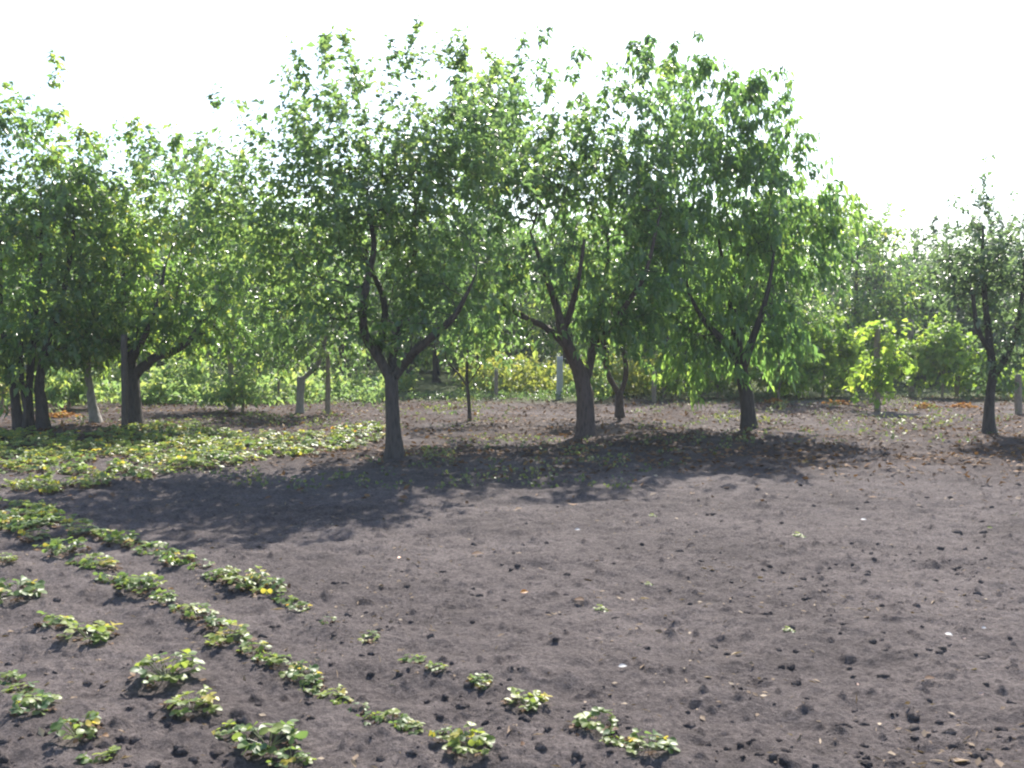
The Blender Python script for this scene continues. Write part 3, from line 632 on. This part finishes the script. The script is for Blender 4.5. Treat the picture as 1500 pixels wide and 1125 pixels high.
bush('berry_bush', 'yellow-green bush at the left picture edge behind the stems', 'bush', 'low bushes behind the trees', 2, 600, 50, 60, M_yellow, 213, 90, leaf=(.10, .035))

# ------------------------------------------------------------------ posts
def post(label, px, y0, y1, r, mat, lean=0., square=False, name='wooden_post'):
    b = base_of(px, y0); Y = b[1]; t = at(px + lean, y1, Y); h = t[2] - b[2]
    zz = np.linspace(-.1, h, 12); dx = (t[0] - b[0])
    S = np.stack([zz / h * dx, .01 * np.sin(zz * 2), zz, np.linspace(r, r * .85, 12)], 1)
    if square:
        V = []; 
        for q in S:
            for sx, sy in ((-1, -.8), (-.8, -1), (.8, -1), (1, -.8), (1, .8), (.8, 1), (-.8, 1), (-1, .8)): V.append((q[0] + sx * q[3], q[1] + sy * q[3], q[2]))
        f = np.array([[i * 8 + j, i * 8 + (j + 1) % 8, (i + 1) * 8 + (j + 1) % 8, (i + 1) * 8 + j] for i in range(11) for j in range(8)])
        me = mesh_np(name, np.array(V), [f, np.arange(88, 96)[None]])
    else: me = stem_mesh(name, S, 9, 0, int(px))
    tag(obj(name, me, mat, loc=[float(q) for q in b]), label, 'post', 'posts of the garden trellises')
post('thin dark wooden stake close beside the dark left trunk', 182, 632, 490, .06, M_postd)
post('brown wooden post just right of the sawn grey trunk', 480, 607, 515, .055, M_post)
post('very thin post in front of the green weeds, left of the sawn grey trunk', 408, 592, 535, .035, M_post)
post('brown post standing in the yellow-green patch, left of the grey post', 727, 585, 540, .055, M_post)
post('square pale grey concrete post just left of the thick leaning trunk', 820, 585, 522, .09, M_conc, square=True, name='concrete_post')
post('wooden post left of the light green sapling bush', 958, 590, 540, .06, M_post)
post('thinner post behind and right of its twin, centre right', 973, 583, 540, .05, M_post)
post('thin post right of the light green sapling bush', 1028, 580, 535, .04, M_post, 2)
post('brown post wrapped in the lower part of a grapevine', 1285, 602, 482, .075, M_post)
post('tall pale post with bare top left of the lime grapevine', 1335, 581, 468, .085, M_post, -1)
post('slightly leaning pale post inside the lime grapevine', 1400, 580, 490, .075, M_post, 10)
post('short brown post at the right picture edge', 1492, 607, 548, .075, M_post)

# ------------------------------------------------------------------ far weeds, grass
def weeds(name, label, cat, poly, n, h, mat, seed, leafw=.02, clumpy=.5):
    """tufts over an area (x0,x1 at y0; x0,x1 at y1)"""
    rg = np.random.default_rng(seed)
    (xa, xb, ya), (xc, xd, yb) = poly
    t = rg.random(n); y = ya + (yb - ya) * t; u = rg.random(n); x = (xa + (xc - xa) * t) * (1 - u) + (xb + (xd - xb) * t) * u
    cl = fbm(x * .9 + seed, y * .9, 3); ok = rg.random(n) < np.clip(.55 + clumpy * 2 * cl, 0, 1); x = x[ok]; y = y[ok]; cl = cl[ok]
    k = 9; m = len(x)
    X = np.repeat(x, k) + rg.normal(0, .07, m * k); Yy = np.repeat(y, k) + rg.normal(0, .07, m * k)
    hh = np.repeat(h * np.clip(1 + 1.1 * cl, .4, 1.6) * rg.uniform(.6, 1.2, m), k)
    z = rg.random(m * k) * hh * .75
    P = np.stack([X, Yy, z + H(X, Yy)], 1)
    A = rg.normal(size=P.shape) * .7 + np.array([0, 0, .7]); Nn = rg.normal(size=P.shape) + np.array([0, 0, .6])
    L_ = np.clip(hh * .38, .05, .3) * rg.uniform(.6, 1.3, m * k)
    tint = np.stack([rg.random(m * k), np.repeat(np.clip(.5 + cl, 0, 1), k), rg.random(m * k)], 1)
    return tag(obj(name, leaf_mesh(name, P, A, Nn, L_, L_ * leafw / .1 * 1.0, tint, droop=.3), mat), label, cat, kind='stuff')
weeds('weeds', 'blue-green tall weeds growing behind the trees on the left', 'weeds', ((-14, -3.2, 23.5), (-20, -3.0, 32)), 3800, .55, M_bluew, 301)
weeds('weeds', 'yellow-green flowering weeds between the sapling and the leaning trunk', 'weeds', ((-1.3, 4.2, 27.5), (-2, 6, 38)), 2400, .85, M_yellow, 302)
weeds('weeds', 'dark green low weeds in front of the yellow-green patch', 'weeds', ((-2.8, 2.6, 25.5), (-2.8, 2.6, 27.6)), 420, .22, M_far, 303)
weeds('grass', 'mixed grass and weeds on the ground behind the orchard on the right', 'grass', ((4, 20, 26.5), (5, 28, 40)), 2600, .4, M_weed, 304)
weeds('weeds', 'low sprawling weeds on the soil under and behind the front trees', 'weeds', ((-3.4, 1.2, 10.4), (-6, 4, 16)), 330, .10, M_weed, 305, leafw=.04, clumpy=.9)
weeds('weeds', 'sparse low weeds on the litter behind the right-hand trees', 'weeds', ((2, 9, 15), (3, 17, 27)), 480, .13, M_weed, 306, leafw=.04, clumpy=.9)
weeds('weeds', 'sparse low weeds on the litter behind the left-hand trees', 'weeds', ((-8, 0, 17.5), (-13, 0, 26)), 380, .14, M_weed, 307, leafw=.04, clumpy=.9)

# ------------------------------------------------------------------ leaf litter and crumbs of soil
def litter(n, seed):
    rg = np.random.default_rng(seed); y = 9.5 + 18 * rg.random(n) ** 1.2; x = (rg.random(n) * 2 - 1) * (y * .62)
    l, g = zones(x, y); ok = rg.random(n) < np.clip(l * 1.3, .03, 1); x = x[ok]; y = y[ok]; m = len(x)
    P = np.stack([x, y, H(x, y) + .008], 1); A = rg.normal(size=(m, 3)) * np.array([1, 1, .25]); Nn = rg.normal(size=(m, 3)) * .35 + np.array([0, 0, 1])
    L_ = rg.uniform(.05, .11, m); cl = np.clip(.5 + fbm(x * 1.1, y * 1.1, 3), 0, 1)
    return tag(obj('leaf_litter', leaf_mesh('leaf_litter', P, A, Nn, L_, L_ * .28, np.stack([rg.random(m), cl, cl], 1), fold=.1, droop=-.05), M_litter), 'brown and orange fallen leaves scattered under the trees', 'leaf litter', kind='stuff')
litter(27000, 401)

def debris(n, seed):
    rg = np.random.default_rng(seed); y = 2.7 * np.exp(rg.random(n) * math.log(13 / 2.7)); x = (rg.random(n) * 2 - 1) * (y * .58)
    d = fbm(x * 1.3 + 30, y * 1.3, 3); ok = rg.random(n) < np.clip(.4 + 1.5 * d, .08, 1); x = x[ok]; y = y[ok]; m = len(x)
    P = np.stack([x, y, H(x, y) + .004], 1); A = rg.normal(size=(m, 3)) * np.array([1, 1, .25]); Nn = rg.normal(size=(m, 3)) * .4 + np.array([0, 0, 1])
    L_ = rg.uniform(.012, .05, m) * (1 + (rg.random(m) < .06)); W = L_ * rg.choice([.06, .12, .3], m)
    return tag(obj('straw_bits', leaf_mesh('straw_bits', P, A, Nn, L_, W, np.stack([rg.random(m), rg.random(m), rg.random(m)], 1), fold=.1, droop=-.04), M_bits), 'tiny pale bits of straw and dry leaf strewn over the bare soil', 'straw', kind='stuff')
debris(5200, 403)

def heap(px, py, wpx, label, seed):
    rg = np.random.default_rng(seed); g = ground_at(px, py); r = wpx * g[1] / F * .5; m = 220
    xy = rg.normal(size=(m, 2)) * r * .40; z = .09 * np.exp(-(xy ** 2).sum(1) / (r * .6) ** 2) * rg.random(m)
    P = np.stack([xy[:, 0], xy[:, 1], z + .01], 1); A = rg.normal(size=(m, 3)) * np.array([1, 1, .4]); Nn = rg.normal(size=(m, 3)) * .5 + np.array([0, 0, 1]); L_ = rg.uniform(.06, .12, m)
    tag(obj('leaf_heap', leaf_mesh('leaf_heap', P, A, Nn, L_, L_ * .3, np.stack([rg.random(m)] * 3, 1), droop=0), M_heap, loc=(g[0], g[1], H1(g[0], g[1]))), label, 'leaf heap', 'heaps of orange leaves')
heap(1228, 592, 46, 'orange leaf heap left of the grapevine post at the right', 1)
heap(1356, 597, 40, 'orange leaf heap in front of the tall pale post', 2)
heap(1410, 597, 44, 'orange leaf heap left of the slim right-edge tree', 3)
heap(1135, 590, 34, 'orange leaf heap beside the dark trunk of the drooping-leaved tree', 4)
heap(90, 610, 50, 'orange leaf heap near the multi-stemmed tree at the left', 5)

def blob(rg, n=1):
    """rough lump, unit size, flat underneath"""
    import bmesh
    bm = bmesh.new(); bmesh.ops.create_icosphere(bm, subdivisions=2, radius=1)
    ph = rg.random((4, 3)) * 6
    for v in bm.verts:
        c = np.array(v.co); k = 1 + .26 * math.sin(3 * c[0] + ph[0, 0]) * math.cos(2.5 * c[1] + ph[0, 1]) + .15 * math.sin(5 * c[1] + 4 * c[2] + ph[1, 0]) + rg.normal(0, .13)
        v.co = c * k; v.co.z = max(v.co.z * .9, -.3)
    V = np.array([v.co[:] for v in bm.verts]); f = np.array([[v.index for v in q.verts] for q in bm.faces]); bm.free(); return V, f
def crumbs(n, seed):
    rg = np.random.default_rng(seed); Bs = [blob(rg) for _ in range(6)]
    VV, FF = [], []; off = 0
    y = 2.6 * np.exp(rg.random(n) * math.log(15 / 2.6)); x = (rg.random(n) * 2 - 1) * (y * .6)
    d = fbm(x * 1.1 + 3, y * 1.1, 3); ok = rg.random(n) < np.clip(.3 + 1.3 * d + .05 * x, .08, .9); x = x[ok]; y = y[ok]
    z = H(x, y); s = .004 + .020 * rg.random(len(x)) ** 4.4
    for i in range(len(x)):
        V, f = Bs[i % 6]; a = rg.random() * 6.28; c, sn = math.cos(a), math.sin(a)
        W = V @ np.array([[c, sn, 0], [-sn, c, 0], [0, 0, 1]]) * s[i] * np.array([1.15, 1, 1]) + np.array([x[i], y[i], z[i] - s[i] * .15])
        VV.append(W); FF.append(f + off); off += len(V)
    tag(obj('soil_crumbs', mesh_np('soil_crumbs', np.vstack(VV), [np.vstack(FF)], False), M_soil), 'small crumbs of dark soil strewn over the bed', 'soil crumbs', kind='stuff')
crumbs(10500, 402)
# the clods one can make out
CL = [(588,838,16,'lone dark soil clod in the middle of the bare bed'),(1012,884,20,'pointed dark soil clod, centre of the bed'),(1122,900,22,'wide dark soil clod right of the pointed one'),
      (1222,921,24,'flat dark soil clod in the right half of the bed'),(1275,945,32,'large flat soil clod leading a cluster of clods'),(1297,958,22,'soil clod touching the large flat one'),
      (1245,973,22,'soil clod on the left of the clod cluster'),(1294,988,24,'black soil clod at the bottom of the clod cluster'),(1250,990,18,'smaller soil clod at the bottom left of the clod cluster'),
      (1440,966,34,'widest dark soil clod near the right edge'),(1482,963,18,'soil clod at the right edge beside the widest one'),(1444,1006,20,'soil clod below the widest one near the right edge'),
      (1380,960,16,'small soil clod left of the widest one near the right edge'),(1065,955,20,'soil clod in the middle right of the bed, front of a pair'),(1083,960,14,'small soil clod, right one of a pair'),
      (1310,812,22,'soil clod in the upper right of the bed'),(1247,836,22,'soil clod in the right half of the bed, below a pale green weed'),(1405,827,24,'soil clod in the upper right, near the edge'),(1370,848,20,'soil clod lower left of the upper right clod'),
      (1400,776,28,'long dark soil clod near the top right of the bed'),(1440,776,26,'long soil clod with a yellow leaf beside it'),(1072,849,12,'round dark soil clod, upper middle'),(902,908,18,'soil clod beside the green weed in the middle'),
      (690,1003,12,'little clod beside a strawberry plant'),(1253,1045,20,'soil clod near the bottom right'),(1340,1055,30,'broad low soil clod near the bottom right'),(855,1045,14,'soil clod near the strawberry row end'),(905,804,14,'small soil clod in the upper middle of the bed'),(752,806,12,'small soil clod left of the upper middle one'),(1120,741,10,'small clod in the upper right of the bed')]
rgc = np.random.default_rng(5); clod_me = []
for k in range(5):
    V, f = blob(rgc); clod_me.append(mesh_np('soil_clod', V * np.array([1, .8, .75]), [f], False))
for i, (px, py, wpx, lab) in enumerate(CL):
    g = ground_at(px, py); s = wpx * g[1] / F / 3.0
    o = obj('soil_clod', clod_me[i % 5], M_clod, loc=(g[0], g[1], H1(g[0], g[1]) - s * .12)); o.scale = (s * 1.05, s * .9, s * .95); o.rotation_euler = (0, 0, i * 1.3)
    tag(o, lab, 'soil clod', 'larger clods lying on the bare soil')

def flat_leaf(name, px, py, wpx, mat, label, cat, grp, rz, tilt=.25):
    g = ground_at(px, py); s = wpx * g[1] / F * .65
    k = 9; t = np.linspace(0, 1, k); wv = np.sin(np.pi * t ** .8) * .26; zc = .12 * np.sin(t * 2.2)
    V = []; 
    for i in range(k): V += [(t[i] - .5, -wv[i], zc[i] + .07 * wv[i] / .26), (t[i] - .5, 0, zc[i]), (t[i] - .5, wv[i], zc[i] + .09 * wv[i] / .26)]
    f = np.array([[i * 3 + j, (i + 1) * 3 + j, (i + 1) * 3 + j + 1, i * 3 + j + 1] for i in range(k - 1) for j in (0, 1)])
    o = obj(name, mesh_np(name, np.array(V) * s, [f], True, np.tile([.5, .5, .5, 1.], (len(V), 1))), mat, loc=(g[0], g[1], H1(g[0], g[1]) + .012))
    o.rotation_euler = (tilt, .1, rz); tag(o, label, cat, grp)
FG = 'fallen leaves on the bare soil'
flat_leaf('fallen_leaf', 768, 871, 20, M_orange, 'curled orange leaf lying alone in the middle of the bare soil', 'leaf', FG, .3, .6)
flat_leaf('fallen_leaf', 850, 886, 30, M_litter, 'brown dry leaf left of the small green weed', 'leaf', FG, -.4)
flat_leaf('fallen_leaf', 585, 820, 12, M_orange, 'small orange leaf above the lone clod', 'leaf', FG, .9)
flat_leaf('fallen_leaf', 1362, 1000, 26, M_litter, 'brown leaf below the clod cluster on the right', 'leaf', FG, .1)
flat_leaf('fallen_leaf', 1450, 772, 14, M_yellow, 'yellow leaf by the long clod at the top right', 'leaf', FG, .1, .5)
flat_leaf('fallen_leaf', 700, 815, 30, M_litter, 'brown twiggy leaf in the upper middle of the bare soil', 'leaf', FG, .2)
flat_leaf('fallen_leaf', 760, 750, 20, M_litter, 'tan leaf at the edge of the tree shadow', 'leaf', FG, .6)
flat_leaf('fallen_leaf', 765, 1108, 20, M_litter, 'pale brown leaf at the bottom edge, right of the bottom plant', 'leaf', FG, 1.2, .6)
SG = 'pale scraps on the bare soil'
flat_leaf('paper_scrap', 846, 775, 14, M_scrap, 'white scrap in the upper middle of the bare soil', 'scrap', SG, .2, .5)
flat_leaf('paper_scrap', 1390, 936, 20, M_scrap, 'narrow white scrap lying slanted near the right edge', 'scrap', SG, -.9, .3)
flat_leaf('paper_scrap', 1441, 924, 14, M_scrap, 'white scrap above the widest clod near the right edge', 'scrap', SG, .4, .5)
flat_leaf('paper_scrap', 1265, 764, 14, M_scrap, 'small white scrap high on the right of the bed', 'scrap', SG, -.5, .4)
flat_leaf('paper_scrap', 912, 986, 22, M_scrap, 'bluish white scrap in front of the middle of the bed', 'scrap', SG, .3, .4)
flat_leaf('wood_chip', 1412, 938, 11, M_chip, 'pale pink chip right of the slanted white scrap', 'chip', SG, .4, .7)
flat_leaf('wood_chip', 1437, 1021, 14, M_chip, 'pink chip lowest at the right of the bed', 'chip', SG, .1, .7)
flat_leaf('wood_chip', 1256, 1002, 12, M_chip, 'pink chip under the clod cluster', 'chip', SG, .9, .7)

# ------------------------------------------------------------------ strawberry plants
def leaflet(V, F_, T_, base, ax, nn, L_, W, tint, rg):
    ax = ax / np.linalg.norm(ax); s = np.cross(ax, nn); s /= np.linalg.norm(s); nn = np.cross(s, ax)
    prof = [(.0, .05), (.2, .45), (.3, .78), (.36, .72), (.5, 1.05), (.55, .92), (.7, 1.12), (.74, .92), (.86, .82), (.89, .55), (.98, .42), (.99, 0)]
    o = len(V); n = len(prof)
    for t, wv in prof:
        c = base + ax * L_ * t - nn * L_ * .16 * t * t
        V.append(c); V.append(c + s * W * wv + nn * W * .28 * wv); V.append(c - s * W * wv + nn * W * .28 * wv)
        T_ += [tint] * 3
    for i in range(n - 1):
        a = o + 3 * i
        F_.append((a, a + 3, a + 4, a + 1)); F_.append((a, a + 2, a + 5, a + 3))
def straw_plant(seed, nleaf, h, look):
    rg = np.random.default_rng(seed)
    V, F_, T_ = [], [], []; SA, SB = [], []
    base_t = {'plain': .35, 'bright': .68, 'pale': .55, 'dark': .12, 'brown': .4, 'orange': .5, 'small': .5, 'wilt': .3}[look]
    for k in range(nleaf):
        a = k * 2.4 + rg.normal(0, .3); el = rg.uniform(.15, 1.15); ln = h * rg.uniform(.7, 1.25)
        d = np.array([math.cos(a) * math.cos(el), math.sin(a) * math.cos(el), math.sin(el)])
        b0 = np.array([math.cos(a), math.sin(a), 0]) * .015 + np.array([0, 0, .01]); tip = b0 + d * ln
        SA.append(b0); SB.append(tip)
        od = np.array([math.cos(a), math.sin(a), 0]); up = nrm(np.array([0, 0, 1.0]) + od * rg.uniform(-.2, .6) + rg.normal(size=3) * .42)
        L_ = rg.uniform(.038, .062); ti = [rg.random(), 1. if rg.random() < .12 else np.clip(base_t + rg.normal(0, .2), 0, 1), rg.random(), 1]
        for dang in (-1.25, 0, 1.25):
            ca = a + dang + rg.normal(0, .1); ax = np.array([math.cos(ca), math.sin(ca), rg.uniform(-.25, .35)])
            leaflet(V, F_, T_, tip, ax, up, L_ * (1 if dang == 0 else .92), L_ * .36, ti, rg)
    fol = mesh_np('foliage', np.array(V), [np.array(F_)], True, np.array(T_))
    SA, SB = np.array(SA), np.array(SB); td = nrm(SB - SA)
    st = tubes('stalks', SA, SB, np.full(len(SA), .0028), np.full(len(SA), .0018), td, td, 5)
    def dead(n, rad, sz, up_=.02, tval=None):
        V, F_, T_ = [], [], []
        for k in range(n):
            a = rg.random() * 6.28; r_ = rad * rg.uniform(.4, 1.1); b0 = np.array([math.cos(a) * r_, math.sin(a) * r_, up_ * rg.uniform(.2, 1.3)])
            ti = [rg.random(), rg.random() if tval is None else tval, .5, 1]
            for dang in ((-1.2, 0, 1.2) if n > 2 else (0,)):
                ca = a + dang; leaflet(V, F_, T_, b0, np.array([math.cos(ca), math.sin(ca), rg.uniform(-.2, .5)]), nrm(np.array([rg.normal() * .5, rg.normal() * .5, 1.])), sz * rg.uniform(.8, 1.2), sz * .35, ti, rg)
        return np.array(V), np.array(F_), np.array(T_)
    parts = [('foliage', fol, M_straw), ('stalks', st, M_stalk)]
    nd = {'brown': 22, 'wilt': 14, 'orange': 15}.get(look, 12)
    v, f, t = dead(nd, h * 1.35, .034, .026); parts.append(('withered_leaves', mesh_np('withered_leaves', v, [f], True, t), M_dead))
    if look == 'orange':
        v, f, t = dead(1, h * 1.15, .06, .05); parts.append(('orange_leaf', mesh_np('orange_leaf', v, [f], True, t), M_orange))
    return parts
PROT = {}
for i, (lk, nl, h) in enumerate([('plain', 19, .095), ('bright', 18, .095), ('pale', 17, .09), ('dark', 18, .09), ('brown', 12, .085), ('orange', 15, .09), ('small', 8, .06), ('wilt', 6, .06)]):
    PROT[lk] = [straw_plant(500 + i * 10 + v, nl + v, h, lk) for v in range(3)]
    PROT[lk + '_big'] = [straw_plant(700 + i * 10 + v, int(nl * 1.7) + v, h * 1.4, lk) for v in range(2)]
def put_plant(px, py, wpx, look, label, group, rg, pos=None):
    g = ground_at(px, py) if pos is None else np.array([*pos, 0.])
    z = H1(g[0], g[1]); s = wpx * g[1] / F / .27 if pos is None else wpx
    kk = look
    if s > 1.1 and look + '_big' in PROT and pos is None: kk = look + '_big'; s /= 1.3
    r = empty('strawberry_plant', (g[0], g[1], z - .012), label, 'plant', group); r.rotation_euler = (rg.normal(0, .08), rg.normal(0, .08), rg.random() * 6.28)
    s = float(np.clip(s, .4, 1.7)); s *= {'small': 1.25, 'wilt': 1.2}.get(look, 1); r.scale = (s, s, s * rg.uniform(.82, 1.08))
    for nm, me, mt in PROT[kk][rg.integers(0, len(PROT[kk]))]: obj(nm, me, mt, r)
    return r
LOOK = {'plain': 'mid-green strawberry plant', 'bright': 'bright yellow-green strawberry plant', 'pale': 'pale green strawberry plant', 'dark': 'dark strawberry plant', 'brown': 'browned strawberry plant',
        'orange': 'orange-leaved strawberry plant', 'small': 'small strawberry plant', 'wilt': 'wilted little strawberry plant'}
ORD = ['first', 'second', 'third', 'fourth', 'fifth', 'sixth', 'seventh', 'eighth', 'ninth', 'tenth', 'eleventh', 'twelfth', 'thirteenth', 'fourteenth', 'fifteenth', 'sixteenth', 'seventeenth']
rgp = np.random.default_rng(77)
def row(L_, rowname, group, k_=.95):
    n = len(L_)
    for i, (px, py, wp, lk) in enumerate(L_):
        lab = f'{LOOK[lk]}, {ORD[i]} from far end of {rowname}' if i < (n + 1) // 2 else f'{LOOK[lk]}, {ORD[n - 1 - i]} from near end of {rowname}'
        put_plant(px, py, wp * k_, lk, lab, group, rgp)
row(ROW_B, 'the row bordering bare soil', 'strawberry plants of the row bordering the bare soil', .95)
row(ROW_A, 'the long unbroken row', 'strawberry plants of the long unbroken row', .88)
row(ROW_C, 'the gappy middle row', 'strawberry plants of the gappy row', 1.08)
row(ROW_D, 'the bottom left row', 'strawberry plants of the bottom left corner row', 1.08)
# weedy bed at the left: each plant a thing
cnt = 0; tries = 0; pts = []
while cnt < 262 and tries < 14000:
    tries += 1; px = rgp.uniform(-60, 560); py = 622 + 105 * rgp.random()
    hi = 722 - max(0, px - 60) * .14; lo = 632 + 8 * math.sin(px * .02)
    if py > hi or py < lo: continue
    if px > 300 and rgp.random() < .45 - .12 + (px - 300) * .0013: continue
    g = ground_at(px, py)[:2]
    if any((g[0] - q[0]) ** 2 + (g[1] - q[1]) ** 2 < .24 ** 2 for q in pts): continue
    if fbm(np.array([g[0] * .8]), np.array([g[1] * .8]), 3)[0] < -.3: continue
    pts.append(g); cnt += 1
    lk = rgp.choice(['bright', 'pale', 'brown', 'bright', 'orange', 'brown', 'wilt'])
    put_plant(px, py, rgp.uniform(.95, 1.4), lk, 'leafy strawberry plant in the weedy bed below the left-hand trees', 'strawberry plants of the weedy left bed', rgp, pos=g)
for k in range(16):
    px = rgp.uniform(-20, 70); py = rgp.uniform(735, 785); g = ground_at(px, py)[:2]
    put_plant(px, py, rgp.uniform(.8, 1.05), rgp.choice(['plain', 'brown', 'bright', 'orange', 'bright']), 'strawberry plant crowded into the tangle where the rows meet at the left edge', 'strawberry plants in the left edge tangle', rgp, pos=g)
# little weeds on the bare soil
WG = 'weed seedlings on the bare soil'
for px, py, wp, lab in [(880, 895, 22, 'small green weed beside the brown leaf in the middle of the bed'), (950, 858, 12, 'tiny yellowish weed right of the middle weed'), (1155, 928, 18, 'yellow-green weed in the right half of the bed'),
                        (1170, 786, 18, 'pale green weed at the upper right of the bed'), (956, 757, 12, 'tiny weed near the edge of the tree shadow')]:
    g = ground_at(px, py); r = empty('weed_seedling', (g[0], g[1], H1(g[0], g[1]) - .005), lab, 'weed', WG); s = wp * g[1] / F / .2; r.scale = (s, s, s)
    for nm, me, mt in PROT['small'][0][:2]: obj(nm, me, mt, r)

# ------------------------------------------------------------------ light summer haze
hb = np.array([[x, y, z] for z in (-1.5, 10.) for x, y in ((-640, -18), (640, -18), (640, 920), (-640, 920))], float)
hf = np.array([[3, 2, 1, 0], [4, 5, 6, 7], [0, 1, 5, 4], [1, 2, 6, 5], [2, 3, 7, 6], [3, 0, 4, 7]])
hm = bpy.data.materials.new('haze'); hm.use_nodes = True; hn = hm.node_tree; hn.nodes.clear()
ho = hn.nodes.new('ShaderNodeOutputMaterial'); hv = hn.nodes.new('ShaderNodeVolumePrincipled')
hv.inputs['Color'].default_value = (.86, .92, 1, 1); hv.inputs['Density'].default_value = .0009; hv.inputs['Anisotropy'].default_value = .2
hn.links.new(hv.outputs[0], ho.inputs['Volume'])
tag(obj('haze', mesh_np('haze', hb, [hf]), hm), 'thin pale haze in the sunlit air over the garden', 'haze', kind='stuff')
